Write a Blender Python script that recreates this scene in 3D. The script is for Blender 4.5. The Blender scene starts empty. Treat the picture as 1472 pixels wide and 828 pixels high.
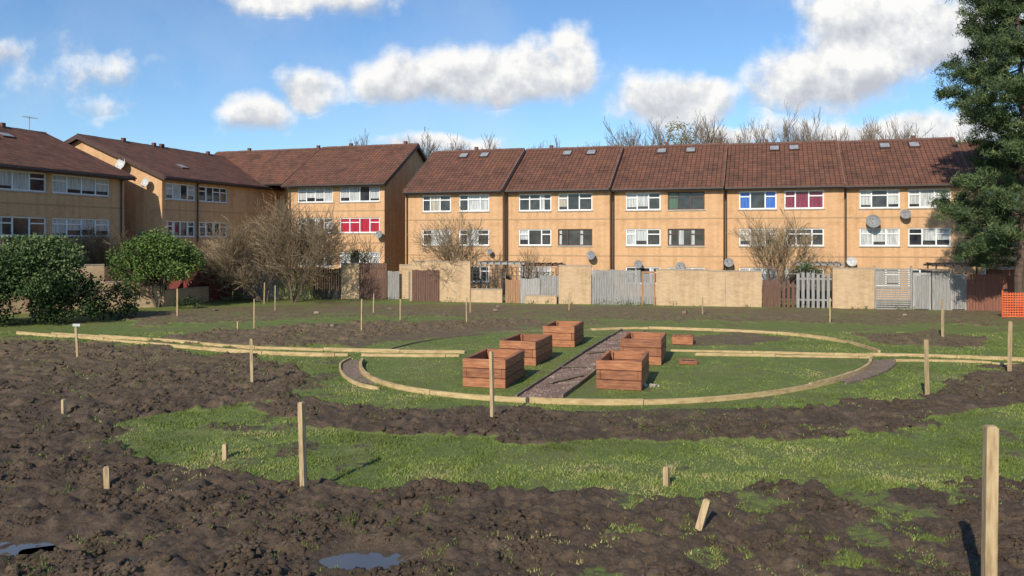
import bpy, math, random
import numpy as np
from mathutils import Vector, Matrix
random.seed(7); rng=np.random.default_rng(7)
scene=bpy.context.scene
F=1155.0; H=3.8
def W(px,py):
    D=H*F/(py-345.0)
    return ((px-736.0)/F*D, D)
# ---------------------------------------------------------------- helpers
def link(o,parent=None):
    scene.collection.objects.link(o)
    if parent: o.parent=parent
    return o
def empty(name,loc=(0,0,0),rot=0):
    e=bpy.data.objects.new(name,None); e.location=loc; e.rotation_euler=(0,0,rot)
    return link(e)
class MB:
    def __init__(s): s.v=[]; s.f=[]; s.m=[]
    def quad(s,a,b,c,d,m=0):
        n=len(s.v); s.v+= [tuple(a),tuple(b),tuple(c),tuple(d)]; s.f.append((n,n+1,n+2,n+3)); s.m.append(m)
    def poly(s,pts,m=0):
        n=len(s.v); s.v+=[tuple(p) for p in pts]; s.f.append(tuple(range(n,n+len(pts)))); s.m.append(m)
    def box(s,x0,x1,y0,y1,z0,z1,m=0,M=None):
        n=len(s.v)
        P=[(x0,y0,z0),(x1,y0,z0),(x1,y1,z0),(x0,y1,z0),(x0,y0,z1),(x1,y0,z1),(x1,y1,z1),(x0,y1,z1)]
        if M is not None: P=[tuple(M@Vector(p)) for p in P]
        s.v+=P
        for f in ((0,3,2,1),(4,5,6,7),(0,1,5,4),(1,2,6,5),(2,3,7,6),(3,0,4,7)):
            s.f.append(tuple(n+i for i in f)); s.m.append(m)
    def tube(s,p0,p1,r0,r1,k=4,m=0):
        p0=Vector(p0);p1=Vector(p1); d=p1-p0
        if d.length<1e-6: return
        d.normalize(); a=d.orthogonal().normalized(); b=d.cross(a)
        n=len(s.v)
        for p,r in ((p0,r0),(p1,r1)):
            for i in range(k):
                t=2*math.pi*i/k; s.v.append(tuple(p+a*(r*math.cos(t))+b*(r*math.sin(t))))
        for i in range(k):
            j=(i+1)%k; s.f.append((n+i,n+j,n+k+j,n+k+i)); s.m.append(m)
    def obj(s,name,mats,parent=None,bevel=0,smooth=False):
        me=bpy.data.meshes.new(name); me.from_pydata(s.v,[],s.f)
        for mt in mats: me.materials.append(mt)
        me.polygons.foreach_set('material_index',s.m)
        if smooth: me.polygons.foreach_set('use_smooth',[True]*len(s.f))
        me.update(); o=link(bpy.data.objects.new(name,me),parent)
        if bevel:
            b=o.modifiers.new('bevel','BEVEL'); b.width=bevel; b.segments=1; b.limit_method='ANGLE'
        return o
def fast_mesh(name,V,Fc,mats,parent=None,attr=None,smooth=False):
    V=np.asarray(V,dtype=np.float32); Fc=np.asarray(Fc,dtype=np.int32)
    me=bpy.data.meshes.new(name); k=Fc.shape[1]
    me.vertices.add(len(V)); me.vertices.foreach_set('co',V.ravel())
    me.loops.add(Fc.size); me.loops.foreach_set('vertex_index',Fc.ravel())
    me.polygons.add(len(Fc)); me.polygons.foreach_set('loop_start',np.arange(0,Fc.size,k,dtype=np.int32))
    me.polygons.foreach_set('loop_total',np.full(len(Fc),k,dtype=np.int32))
    if smooth: me.polygons.foreach_set('use_smooth',np.ones(len(Fc),dtype=bool))
    for mt in mats: me.materials.append(mt)
    me.update(calc_edges=True)
    if attr:
        for an,arr in attr.items():
            a=me.attributes.new(an,'FLOAT','POINT'); a.data.foreach_set('value',np.asarray(arr,dtype=np.float32))
    me.validate()
    return link(bpy.data.objects.new(name,me),parent)
# ---------------------------------------------------------------- noise
_tab=rng.random((256,256))
def vn(x,y,s=0):
    x=np.asarray(x,float)+s*17.31; y=np.asarray(y,float)+s*9.77
    xi=np.floor(x).astype(int); yi=np.floor(y).astype(int)
    fx=x-xi; fy=y-yi; fx=fx*fx*(3-2*fx); fy=fy*fy*(3-2*fy)
    a=_tab[xi&255,yi&255];b=_tab[(xi+1)&255,yi&255];c=_tab[xi&255,(yi+1)&255];d=_tab[(xi+1)&255,(yi+1)&255]
    return (a*(1-fx)+b*fx)*(1-fy)+(c*(1-fx)+d*fx)*fy
def fbm(x,y,o=4,s=0):
    t=0;a=.5;n=0
    for i in range(o):
        t=t+a*vn(x*2**i,y*2**i,s+i*3.1); n+=a; a*=.5
    return t/n
# ---------------------------------------------------------------- materials
def newmat(name,rough=.8):
    m=bpy.data.materials.new(name); m.use_nodes=True
    nt=m.node_tree; b=nt.nodes['Principled BSDF']; b.inputs['Roughness'].default_value=rough
    return m,nt,b
def N(nt,t,**kw):
    n=nt.nodes.new(t)
    for k,v in kw.items():
        if k in n.bl_rna.properties: setattr(n,k,v)
        else: n.inputs[k].default_value=v
    return n
def ramp(nt,fac,stops):
    r=nt.nodes.new('ShaderNodeValToRGB'); e=r.color_ramp.elements
    while len(e)<len(stops): e.new(.5)
    for i,(p,c) in enumerate(stops): e[i].position=p; e[i].color=(c[0],c[1],c[2],1)
    nt.links.new(fac,r.inputs[0]); return r.outputs[0]
def mix(nt,f,a,b,bt='MIX'):
    m=nt.nodes.new('ShaderNodeMix'); m.data_type='RGBA'; m.blend_type=bt
    for i,v in ((0,f),(6,a),(7,b)):
        if hasattr(v,'links') : nt.links.new(v,m.inputs[i])
        else: m.inputs[i].default_value=v if i==0 else (v[0],v[1],v[2],1)
    return m.outputs[2]
def mathn(nt,op,a,b=0,c=None,clamp=False):
    m=nt.nodes.new('ShaderNodeMath'); m.operation=op; m.use_clamp=clamp
    for i,v in enumerate((a,b,c)):
        if v is None: continue
        if hasattr(v,'links'): nt.links.new(v,m.inputs[i])
        else: m.inputs[i].default_value=v
    return m.outputs[0]
def noise_mat(name,cols,scale=5,rough=.85,stretch=(1,1,1),bump=0,detail=3,coord='Object',spec=None):
    m,nt,b=newmat(name,rough)
    tc=N(nt,'ShaderNodeTexCoord'); mp=N(nt,'ShaderNodeMapping'); mp.inputs['Scale'].default_value=stretch
    nt.links.new(tc.outputs[coord],mp.inputs[0])
    n=N(nt,'ShaderNodeTexNoise'); n.inputs['Scale'].default_value=scale; n.inputs['Detail'].default_value=detail; n.inputs['Roughness'].default_value=.65
    nt.links.new(mp.outputs[0],n.inputs[0])
    k=len(cols); c=ramp(nt,n.outputs[0],[(.3+.4*i/(max(1,k-1)),cc) for i,cc in enumerate(cols)])
    nt.links.new(c,b.inputs['Base Color'])
    if bump:
        bp=N(nt,'ShaderNodeBump'); bp.inputs['Strength'].default_value=bump; bp.inputs['Distance'].default_value=.02
        nt.links.new(n.outputs[0],bp.inputs['Height']); nt.links.new(bp.outputs[0],b.inputs['Normal'])
    if spec is not None: b.inputs['Specular IOR Level'].default_value=spec
    return m
def brick_mat(name,c1,c2,mortar):
    m,nt,b=newmat(name,.9); b.inputs['Specular IOR Level'].default_value=.2
    tc=N(nt,'ShaderNodeTexCoord'); sp=N(nt,'ShaderNodeSeparateXYZ'); nt.links.new(tc.outputs['Object'],sp.inputs[0])
    cb=N(nt,'ShaderNodeCombineXYZ')
    nt.links.new(mathn(nt,'ADD',sp.outputs[0],sp.outputs[1]),cb.inputs[0]); nt.links.new(sp.outputs[2],cb.inputs[1])
    br=N(nt,'ShaderNodeTexBrick'); nt.links.new(cb.outputs[0],br.inputs[0])
    br.inputs['Color1'].default_value=(*c1,1); br.inputs['Color2'].default_value=(*c2,1); br.inputs['Mortar'].default_value=(*mortar,1)
    br.inputs['Scale'].default_value=1; br.inputs['Brick Width'].default_value=.225; br.inputs['Row Height'].default_value=.075; br.inputs['Mortar Size'].default_value=.008
    n=N(nt,'ShaderNodeTexNoise'); n.inputs['Scale'].default_value=.9; n.inputs['Detail'].default_value=4; n.inputs['Roughness'].default_value=.7
    nt.links.new(tc.outputs['Object'],n.inputs[0])
    g=ramp(nt,n.outputs[0],[(.3,(.82,.79,.77)),(.5,(1,1,1)),(.75,(1.0,.97,.94))])
    c=mix(nt,1.0,br.outputs[0],g,'MULTIPLY')
    mp=N(nt,'ShaderNodeMapping'); mp.inputs['Scale'].default_value=(2.2,2.2,.12); nt.links.new(tc.outputs['Object'],mp.inputs[0])
    n2=N(nt,'ShaderNodeTexNoise'); n2.inputs['Scale'].default_value=1.5; n2.inputs['Detail'].default_value=3; nt.links.new(mp.outputs[0],n2.inputs[0])
    g2=ramp(nt,n2.outputs[0],[(.35,(.88,.86,.84)),(.55,(1,1,1))])
    c=mix(nt,1.0,c,g2,'MULTIPLY')
    nt.links.new(c,b.inputs['Base Color']); return m
BR=brick_mat('tan_brick',(.65,.39,.205),(.58,.335,.165),(.52,.36,.22))
BRW=brick_mat('garden_wall_brick',(.56,.39,.23),(.47,.315,.175),(.47,.37,.25))
def roof_mat():
    m,nt,b=newmat('roof_tiles',.9); b.inputs['Specular IOR Level'].default_value=.2
    tc=N(nt,'ShaderNodeTexCoord'); sp=N(nt,'ShaderNodeSeparateXYZ'); nt.links.new(tc.outputs['Object'],sp.inputs[0])
    cb=N(nt,'ShaderNodeCombineXYZ'); nt.links.new(sp.outputs[0],cb.inputs[0])
    nt.links.new(mathn(nt,'MULTIPLY',sp.outputs[2],1.95),cb.inputs[1])
    br=N(nt,'ShaderNodeTexBrick'); nt.links.new(cb.outputs[0],br.inputs[0])
    br.offset=0.0
    br.inputs['Color1'].default_value=(.175,.080,.052,1); br.inputs['Color2'].default_value=(.12,.058,.041,1); br.inputs['Mortar'].default_value=(.04,.022,.017,1)
    br.inputs['Scale'].default_value=1; br.inputs['Brick Width'].default_value=.30; br.inputs['Row Height'].default_value=.36; br.inputs['Mortar Size'].default_value=.024
    br.inputs['Mortar Smooth'].default_value=.5
    n=N(nt,'ShaderNodeTexNoise'); n.inputs['Scale'].default_value=.8; n.inputs['Detail'].default_value=6; n.inputs['Roughness'].default_value=.8
    nt.links.new(tc.outputs['Object'],n.inputs[0])
    g=ramp(nt,n.outputs[0],[(.3,(.55,.62,.62)),(.5,(1,1,1)),(.72,(1.3,1.15,1.0))])
    nt.links.new(mix(nt,1,br.outputs[0],g,'MULTIPLY'),b.inputs['Base Color'])
    bp=N(nt,'ShaderNodeBump'); bp.inputs['Strength'].default_value=.6; bp.inputs['Distance'].default_value=.03; bp.invert=True
    nt.links.new(br.outputs['Fac'],bp.inputs['Height']); nt.links.new(bp.outputs[0],b.inputs['Normal'])
    return m
ROOF=roof_mat()
RIDGE=noise_mat('ridge_tiles',[(.09,.045,.03),(.17,.085,.06)],6)
FASC=noise_mat('brown_fascia',[(.05,.025,.018),(.085,.04,.028)],3,.6)
WHITE=noise_mat('white_upvc',[(.70,.70,.69),(.8,.8,.79)],3,.4)
BROWNF=noise_mat('brown_frame',[(.05,.022,.014),(.08,.035,.02)],3,.5)
GLASS=noise_mat('dark_glass',[(.012,.014,.018),(.06,.065,.07)],1.1,.06)
LEAD=noise_mat('skylight_metal',[(.2,.2,.21),(.32,.33,.34)],3,.4)
def curtain(name,a,b_):
    return noise_mat(name,[a,b_,a,b_],2.0,.25,stretch=(6,6,.25),detail=2)
NET=curtain('net_curtain',(.28,.29,.29),(.58,.59,.57))
NET2=curtain('cream_curtain',(.26,.23,.18),(.50,.46,.38))
RED=curtain('red_curtain',(.30,.012,.03),(.48,.04,.07))
BLUE=curtain('blue_curtain',(.02,.08,.34),(.05,.16,.5))
WINE=curtain('wine_curtain',(.14,.015,.04),(.24,.04,.07))
GREENC=curtain('green_curtain',(.05,.10,.07),(.10,.16,.11))
SILL=noise_mat('window_sill',[(.35,.32,.28),(.5,.46,.4)],3)
WM=[WHITE,BROWNF,GLASS,NET,NET2,RED,BLUE,WINE,GREENC,SILL]
CI={'dark':2,'net':3,'cream':4,'red':5,'blue':6,'wine':7,'green':8}
DISH=noise_mat('dish_grey',[(.16,.16,.16),(.25,.25,.25)],4,.6)
DISHW=noise_mat('dish_light',[(.40,.40,.39),(.55,.55,.53)],4,.6)
PIPE=noise_mat('drainpipe',[(.04,.03,.025),(.07,.05,.04)],4,.5)

# ---------------------------------------------------------------- houses
def wall_open(mb,w,h,z0,ops,depth=.14):
    xs=sorted({0,w,*[o[0] for o in ops],*[o[1] for o in ops]}); zs=sorted({z0,h,*[o[2] for o in ops],*[o[3] for o in ops]})
    for i in range(len(xs)-1):
        for j in range(len(zs)-1):
            cx=(xs[i]+xs[i+1])/2; cz=(zs[j]+zs[j+1])/2
            if any(o[0]<cx<o[1] and o[2]<cz<o[3] for o in ops): continue
            mb.quad((xs[i],0,zs[j]),(xs[i+1],0,zs[j]),(xs[i+1],0,zs[j+1]),(xs[i],0,zs[j+1]))
    for o in ops:
        a,b,c,d=o[:4]; e=depth
        mb.quad((a,0,c),(a,e,c),(a,e,d),(a,0,d)); mb.quad((b,0,c),(b,0,d),(b,e,d),(b,e,c))
        mb.quad((a,0,d),(a,e,d),(b,e,d),(b,0,d)); mb.quad((a,0,c),(b,0,c),(b,e,c),(a,e,c))
def window(mb,o):
    x0,x1,z0,z1,fr,cur=o
    fi=0 if fr=='w' else 1; t=.075; y0,y1=.05,.13
    mb.box(x0,x1,y0,y1,z0,z0+t,fi); mb.box(x0,x1,y0,y1,z1-t,z1,fi)
    mb.box(x0,x0+t,y0,y1,z0+t,z1-t,fi); mb.box(x1-t,x1,y0,y1,z0+t,z1-t,fi)
    w=x1-x0; nsec=3 if w<2.9 else 4
    if w<1.4: nsec=2
    ratios={2:[.5],3:random.choice([[.3,.7],[.33,.66],[.28,.62]]),4:[.25,.5,.75]}[nsec]
    cuts=[x0]+[x0+w*r for r in ratios]+[x1]
    for c in cuts[1:-1]: mb.box(c-.04,c+.04,y0,y1,z0+t,z1-t,fi)
    zt=z1-.36
    for i in range(nsec):
        a=cuts[i]+(t if i==0 else .04); b=cuts[i+1]-(t if i==nsec-1 else .04)
        outer=(i==0 or i==nsec-1)
        if outer: mb.box(a,b,y0+.01,y1,zt-.035,zt+.035,fi)
        elif random.random()<.3: mb.box(a,b,y0+.01,y1,zt-.035,zt+.035,fi)
        ci=CI[cur]
        mb.quad((a,.11,z0+t),(b,.11,z0+t),(b,.11,z1-t),(a,.11,z1-t),2 if (ci!=2 and random.random()<.22) else ci)
        if ci==2 and random.random()<.55:
            e=a+(b-a)*random.uniform(.2,.5)
            mb.quad((a,.105,z0+t),(e,.105,z0+t),(e,.105,z1-t),(a,.105,z1-t),3)
        if ci in(3,4) and random.random()<.5:
            zz=z0+t+random.uniform(.1,.35)
            mb.quad((a,.104,z0+t),(b,.104,z0+t),(b,.104,zz),(a,.104,zz),2)
    mb.box(x0-.05,x1+.05,-.06,y0,z0-.07,z0-.003,9)
def dish(parent,x,z,r=.32,y=-.35,mat=DISH,face=(-.2,-1,.35)):
    mb=MB(); d=Vector(face).normalized(); a=d.orthogonal().normalized(); b=d.cross(a); c=Vector((x,y,z))
    rings=5;k=18; pts=[]
    for i in range(rings+1):
        rr=r*i/rings; dep=.28*r*(i/rings)**2
        pts.append([tuple(c+a*(rr*math.cos(2*math.pi*j/k))+b*(rr*math.sin(2*math.pi*j/k)*1.1)+d*dep) for j in range(k)])
    for i in range(rings):
        for j in range(k):
            jj=(j+1)%k; mb.quad(pts[i][j],pts[i][jj],pts[i+1][jj],pts[i+1][j])
    mb.tube(c,(x,0,z-.1),.025,.025,5); mb.tube(c-b*r*.9,c+d*r*1.1,.012,.012,4); mb.tube(c+d*r*1.0,c+d*r*1.2,.04,.04,6)
    mb.obj('satellite_dish',[mat],parent)
SILLB=noise_mat('band_course',[(.36,.23,.12),(.46,.30,.16)],4)
VERGE=noise_mat('verge_mortar',[(.16,.10,.08),(.30,.22,.18)],5)
def house(name,P,rot,w,d,base,eave,ridge,wins,ov=.4,verge=.25,ovb=.4,sky=(),chim=False,dishes=(),bands=(),pipes=(),bargemat=None,ridge_y=None):
    e=empty(name,(P[0],P[1],0),rot)
    ry=ridge_y if ridge_y else d/2
    mb=MB(); wall_open(mb,w,eave,base,wins)
    for x in (0,w):
        mb.poly([(x,0,base),(x,0,eave),(x,ry,ridge-.05),(x,d,eave),(x,d,base)])
    mb.quad((0,d,base),(w,d,base),(w,d,eave),(0,d,eave))
    mb.obj('walls',[BR],e)
    mb=MB()
    for o in wins: window(mb,o)
    if wins: mb.obj('windows',WM,e)
    s=(ridge-eave)/ry; th=.13
    mb=MB()
    X0,X1=-verge,w+verge
    ze=eave-s*ov+.06; zr=ridge+.06
    def slope(y0,z0,y1,z1):
        mb.quad((X0,y0,z0+th),(X1,y0,z0+th),(X1,y1,z1+th),(X0,y1,z1+th))
        mb.quad((X0,y0,z0),(X0,y1,z1),(X1,y1,z1),(X1,y0,z0))
        mb.quad((X0,y0,z0),(X1,y0,z0),(X1,y0,z0+th),(X0,y0,z0+th))
        mb.quad((X0,y0,z0),(X0,y0,z0+th),(X0,y1,z1+th),(X0,y1,z1)); mb.quad((X1,y0,z0),(X1,y1,z1),(X1,y1,z1+th),(X1,y0,z0+th))
    slope(-ov,ze,ry,zr); sb=(ridge-eave)/(d-ry); slope(d+ovb,eave-sb*ovb+.06,ry+.001,zr)
    mb.obj('roof',[ROOF],e)
    mb=MB()
    n=int((X1-X0)/.45)
    for i in range(n):
        a=X0+(X1-X0)*i/n; b=X0+(X1-X0)*(i+1)/n-.02
        j=random.uniform(-.01,.01)
        mb.poly([(a,ry-.14,zr+th-.06+j),(b,ry-.14,zr+th-.06+j),(b,ry,zr+th+.09+j),(a,ry,zr+th+.09+j)])
        mb.poly([(a,ry+.14,zr+th-.06+j),(a,ry,zr+th+.09+j),(b,ry,zr+th+.09+j),(b,ry+.14,zr+th-.06+j)])
        mb.poly([(a,ry-.14,zr+th-.06+j),(a,ry,zr+th+.09+j),(a,ry+.14,zr+th-.06+j)])
    for k in range(max(1,int(w/4))):
        xx=random.uniform(.5,w-.5); mb.box(xx,xx+.25,ry-.12,ry+.12,zr+th-.02,zr+th+.28)
    mb.obj('ridge_tiles',[RIDGE],e)
    mb=MB()
    mb.box(X0,X1,-ov-.035,-ov-.004,ze-.10,ze+th*.7,0)
    mb.box(X0,X1,-ov-.14,-ov-.04,ze-.02,ze+.08,1)
    mb.quad((X0,-ov,ze-.08),(X0,0,ze-.08),(X1,0,ze-.08),(X1,-ov,ze-.08),0)
    for x in (X0-.03,X1+.004):
        for (ya,za,yb,zb) in ((-ov,ze,ry,zr),(d+ovb,eave-sb*ovb+.06,ry,zr)):
            for xx in (x,x+.026):
                mb.quad((xx,ya,za-.16),(xx,yb,zb-.16),(xx,yb,zb+th+.03),(xx,ya,za+th+.03),2)
            mb.quad((x,ya,za+th+.03),(x+.026,ya,za+th+.03),(x+.026,yb,zb+th+.03),(x,yb,zb+th+.03),2)
    mb.obj('fascia_and_gutter',[FASC,PIPE,bargemat or FASC],e)
    mb=MB(); any_=False
    for (x,t_,ww) in sky:
        any_=True
        y=-ov+(ry+ov)*t_; z=ze+(zr-ze)*t_+th
        M=Matrix.Translation((x,y,z))@Matrix.Rotation(math.atan(s),4,'X')
        mb.box(0,ww,0,.75,.0,.09,0,M); mb.box(.06,ww-.06,.06,.69,.09,.1,1,M)
    if any_: mb.obj('skylights',[FASC,LEAD],e)
    mb=MB()
    for z in bands: mb.box(.0,w,-.02,-.002,z-.05,z+.03)
    if bands: mb.obj('brick_bands',[SILLB],e)
    mb=MB()
    for x in pipes: mb.tube((x,-.07,base),(x,-.07,ze-.1),.055,.055,6); mb.tube((x,-.07,ze-.12),(x,-ov-.08,ze),.05,.05,6)
    if pipes: mb.obj('drainpipes',[PIPE],e)
    for dd in dishes: dish(e,*dd)
    return e
th=math.radians(-17.5)
Z3=[(5.82,7.0),(3.42,4.55),(.85,1.98)]
cfg=[ [('w','cream','net'),('w','net','net'),('w','net','dark')],
      [('w','dark','cream'),('w','net','dark2'),('w','net','net')],
      [('w','net','brown_green'),('w','net','brown_dark'),('w','dark','net')],
      [('w','blue','wine'),('w','cream','dark'),('w','net','dark')],
      [('w','net','net'),('w','net','net'),('w','cream','dark')] ]
dcfg=[[(6.6,3.0,.2)],[(6.2,2.75,.3,-.4,DISH)],[(1.9,2.15,.28),(4.7,2.0,.32)],[(.35,2.3,.3),(5.0,2.2,.25)],[(1.75,4.95,.42),(3.6,5.4,.3,-.35,DISH),(.5,2.4,.3,-.35,DISHW)]]
for i in range(5):
    P=(-7.7+7.24*i,58-1.6*i)
    wins=[]
    for fl,(z0,z1) in enumerate(Z3):
        c=cfg[i][fl]
        for k,(a,b) in enumerate(((.98,3.32),(3.8,6.2))):
            cur=c[k+1]; fr='w'
            if cur.startswith('brown'): fr='b'; cur=cur.split('_')[1]
            if cur=='dark2': cur='dark'; fr='b'
            if i==0: a+=.35; b+=.2
            wins.append((a,b,z0,z1,fr,cur))
    house('terraced_house',P,th,7.39,10.5,-.1,7.32,10.5,wins,ov=.35,verge=.02,bargemat=VERGE,
          sky=[(2.9+random.uniform(-.8,.3),.80,.7),(4.3+random.uniform(-.3,.6),.80,.7)],bands=(5.25,2.75),pipes=(.16,),dishes=dcfg[i])
house('terraced_house',(29.6,52.2),th,14.8,10.5,-.1,7.32,10.5,
      [(a+o,b+o,z0,z1,'w','net') for o in (0,7.4) for (a,b) in ((.98,3.32),(3.8,6.2)) for (z0,z1) in Z3],ov=.35,verge=.02,bargemat=VERGE,sky=[(3,.8,.7)],bands=(5.25,2.75),pipes=(.16,))
ux,uy=math.cos(th),math.sin(th)
rc=(-9.6,60.5); mw=8.3
P=(rc[0]-ux*mw,rc[1]-uy*mw)
ZB=[(6.72,7.92),(4.35,5.5),(1.75,2.9)]
wins=[(.8,3.9,*ZB[0],'w','net'),(4.5,7.9,*ZB[0],'w','net'),(.8,3.9,*ZB[1],'w','dark'),(4.5,7.9,*ZB[1],'w','red'),(.8,3.9,*ZB[2],'w','dark'),(4.5,7.9,*ZB[2],'w','net')]
house('block_of_flats',P,th,mw,11,-.1,8.2,11.45,wins,ov=.5,verge=.3,bands=(6.05,3.6),pipes=(.15,),dishes=[(3.95,4.9,.35,-.4,DISHW),(8.05,4.2,.3)])
lw=11; P2=(P[0]-ux*lw+math.sin(-th)*2.6, P[1]-uy*lw+ux*2.6)
house('block_of_flats',P2,th,lw-.02,6,-.1,9.5,11.4,[(6.2,8.2,*ZB[0],'w','dark'),(6.2,8.2,*ZB[1],'b','dark'),(6.2,8.2,*ZB[2],'b','dark'),(2.4,5.2,*ZB[1],'w','dark'),(2.4,5.2,*ZB[2],'w','dark')],ov=2.1,verge=.0,ridge_y=3.0)
rw=math.radians(90-17.5)
ZC=[(6.55,7.65),(4.02,5.1),(1.45,2.5)]
wins=[(a,b,z0,z1,'w',random.choice(['net','net','dark'])) for (a,b) in ((.35,3.25),(3.65,6.8)) for (z0,z1) in ZC]
e=house('block_of_flats',(-23.3,53.5),rw,20,13.6,-.1,8.05,10.85,wins,ov=.5,verge=.35,bands=(5.85,3.3),pipes=(3.45,),sky=[(4,.3,.7)])
for (yy,zz,r,mt) in ((1.0,7.6,.33,DISHW),(3.0,8.9,.42,DISHW),(1.3,4.2,.25,DISH)):
    mb=MB(); d=Vector((-1,.1,.3)).normalized(); a=d.orthogonal().normalized(); b=d.cross(a); c=Vector((-.35,yy,zz)); k=18
    pts=[[tuple(c+a*(r*i/5*math.cos(2*math.pi*j/k))+b*(r*i/5*math.sin(2*math.pi*j/k))+d*(.28*r*(i/5)**2)) for j in range(k)] for i in range(6)]
    for i in range(5):
        for j in range(k): mb.quad(pts[i][j],pts[i][(j+1)%k],pts[i+1][(j+1)%k],pts[i+1][j])
    mb.tube(c,(0,yy,zz-.1),.025,.025,5); mb.tube(c-b*r*.9,c+d*r,.012,.012,4)
    mb.obj('satellite_dish',[mt],e)
wins=[(a,b,z0,z1,'w',random.choice(['net','dark','cream'])) for (a,b) in ((14.5,18.8),(9.8,14.1),(3,7.5)) for (z0,z1) in ZC]
e=house('block_of_flats',(-25.1-.3007*20,52-.9537*20),rw,20,13.6,-.1,7.95,10.8,wins,ov=.6,verge=.3,bands=(5.85,3.3),sky=[(13.6,.62,.9),(15.2,.7,.9)],pipes=(19.7,))
mb=MB(); mb.tube((19,6.8,10.8),(19,6.8,12),.025,.02,5)
for k in range(6): mb.tube((18.6+.16*k,6.5,11.9),(18.6+.16*k,7.1,11.9),.012,.012,4)
mb.tube((18.5,6.8,11.9),(19.6,6.8,11.9),.015,.015,4); mb.obj('tv_aerial',[LEAD],e)

# ---------------------------------------------------------------- ground
def poly(pts): return np.array([W(*p) for p in pts])
MUD=[(1.0,poly([(-900,1600),(-900,640),(0,612),(60,640),(150,655),(250,672),(330,680),(420,695),(560,702),(700,702),(850,712),(1000,718),(1150,706),(1300,700),(1472,694),(2300,694),(2300,1600)])),
(1.0,poly([(-900,500),(-100,492),(60,490),(200,503),(350,515),(425,528),(430,558),(400,578),(330,585),(260,597),(180,607),(150,635),(0,650),(-900,670)])),
(.95,poly([(340,590),(420,575),(540,593),(640,587),(720,586),(820,592),(960,592),(1080,588),(1190,586),(1290,574),(1370,560),(1420,535),(1472,528),(2000,520),(2000,560),(1472,582),(1380,604),(1250,620),(1100,634),(950,638),(800,636),(640,632),(520,622),(420,613)])),
(.85,poly([(200,490),(330,476),(470,468),(620,464),(760,459),(790,468),(700,478),(600,487),(500,498),(380,500),(280,496)])),
(.56,poly([(150,450),(380,440),(700,437),(1100,443),(1700,447),(1700,470),(1250,467),(1000,463),(760,458),(560,454),(380,462),(200,470)])),
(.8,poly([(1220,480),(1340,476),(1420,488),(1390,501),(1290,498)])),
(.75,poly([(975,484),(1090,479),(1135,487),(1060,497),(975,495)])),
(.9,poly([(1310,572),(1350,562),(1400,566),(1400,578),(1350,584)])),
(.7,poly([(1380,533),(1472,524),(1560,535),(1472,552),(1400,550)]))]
def inpoly(x,y,p):
    r=np.zeros(x.shape,bool); n=len(p)
    for i in range(n):
        x0,y0=p[i];x1,y1=p[(i+1)%n]
        if y0==y1: continue
        c=((y0>y)!=(y1>y)) & (x<(x1-x0)*(y-y0)/(y1-y0)+x0); r^=c
    return r
def mudmask(x,y):
    sx=x+.7*(fbm(x*.9,y*.9,4,5)-.5)*2; k_=np.clip(y/20,.5,1.3)
    sy=y+.9*k_*(fbm(x*.8,y*1.0,4,9)-.5)*2
    m=np.zeros(x.shape)
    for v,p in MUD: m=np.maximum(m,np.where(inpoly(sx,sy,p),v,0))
    m=m*(1.12-.50*np.clip((fbm(x*.9,y*.9,4,21)-.5)*3,0,1))
    m=np.maximum(m,np.clip((fbm(x*.45,y*.45,4,31)-.63)*6,0,.55)*(np.hypot(x-3,y-26.3)>8.4))
    m=np.maximum(m,np.clip((fbm(x*1.5,y*1.5,3,35)-.68)*5,0,.45))
    m=np.where((y<12.6)&(x>.5),m*(1-np.clip((fbm(x*1.4,y*1.4,3,41)-.56)*4,0,.6)),m)
    return np.clip(m,0,1)
PUD=[W(522,801)+(.45,.14),W(25,783)+(.38,.13),W(175,800)+(.2,.07),W(72,790)+(.22,.06)]
def ground_z(x,y,m=None):
    if m is None: m=mudmask(x,y)
    amp=np.clip((46-y)/8,0,1)
    r1=1-np.abs(fbm(x*3.1,y*3.3,3,14)-.5)*4
    lump=.14*(fbm(x*.8,y*.8,3,2)-.5)+.10*(.5-np.abs(fbm(x*1.9,y*2.1,3,3)-.5)*2)*.6+.17*(fbm(x*4.2,y*4.2,4,4)-.5)+.03*np.clip(r1,0,1)+.12*(fbm(x*9,y*9,3,6)-.5)+.035*(vn(x*23,y*23,7)-.5)
    rut=.09*(np.abs(vn((x*.35+y*.9)*2.4,(x*.9-y*.35)*.45,8)-.5)*2)
    left=np.clip((-x-2)/4,0,1)*np.clip((y-11)/4,0,1)
    z=m*amp*(lump+.03+rut*left)+(1-m)*.05*(fbm(x*.5,y*.5,3,12)-.5)*amp
    circ=np.clip((np.hypot(x-3,y-26.8)-8.6)/1.0,0,1)
    z=z*circ
    for px,py,a,b in PUD:
        g=np.exp(-np.maximum(((x-px)/(a*1.4))**2+((y-py)/(b*3.0))**2-.6,0)*1.2); z=z*(1-g)+g*(-.05+.05*(fbm(x*5,y*5,3,19)-.5))
    return z
xs=np.concatenate([[-1500,-600,-250,-120,-70,-45],np.arange(-34,-9.5,.075),np.arange(-9.45,9.45,.036),np.arange(9.5,34.01,.075),[45,70,120,250,600,1500]])
ys=[5.5]; 
while ys[-1]<50: ys.append(ys[-1]+max(.03,min(.3,.0036*ys[-1])))
ys=np.concatenate([[-400,-100,-30,-5,2,4.5],ys,[55,65,85,120,200,400,900,2500]])
GX,GY=np.meshgrid(xs,ys); x=GX.ravel();y=GY.ravel()
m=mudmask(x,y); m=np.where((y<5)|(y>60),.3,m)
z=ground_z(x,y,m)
nx,ny=len(xs),len(ys)
idx=np.arange(nx*ny).reshape(ny,nx)
Fc=np.stack([idx[:-1,:-1],idx[:-1,1:],idx[1:,1:],idx[1:,:-1]],-1).reshape(-1,4)
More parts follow.
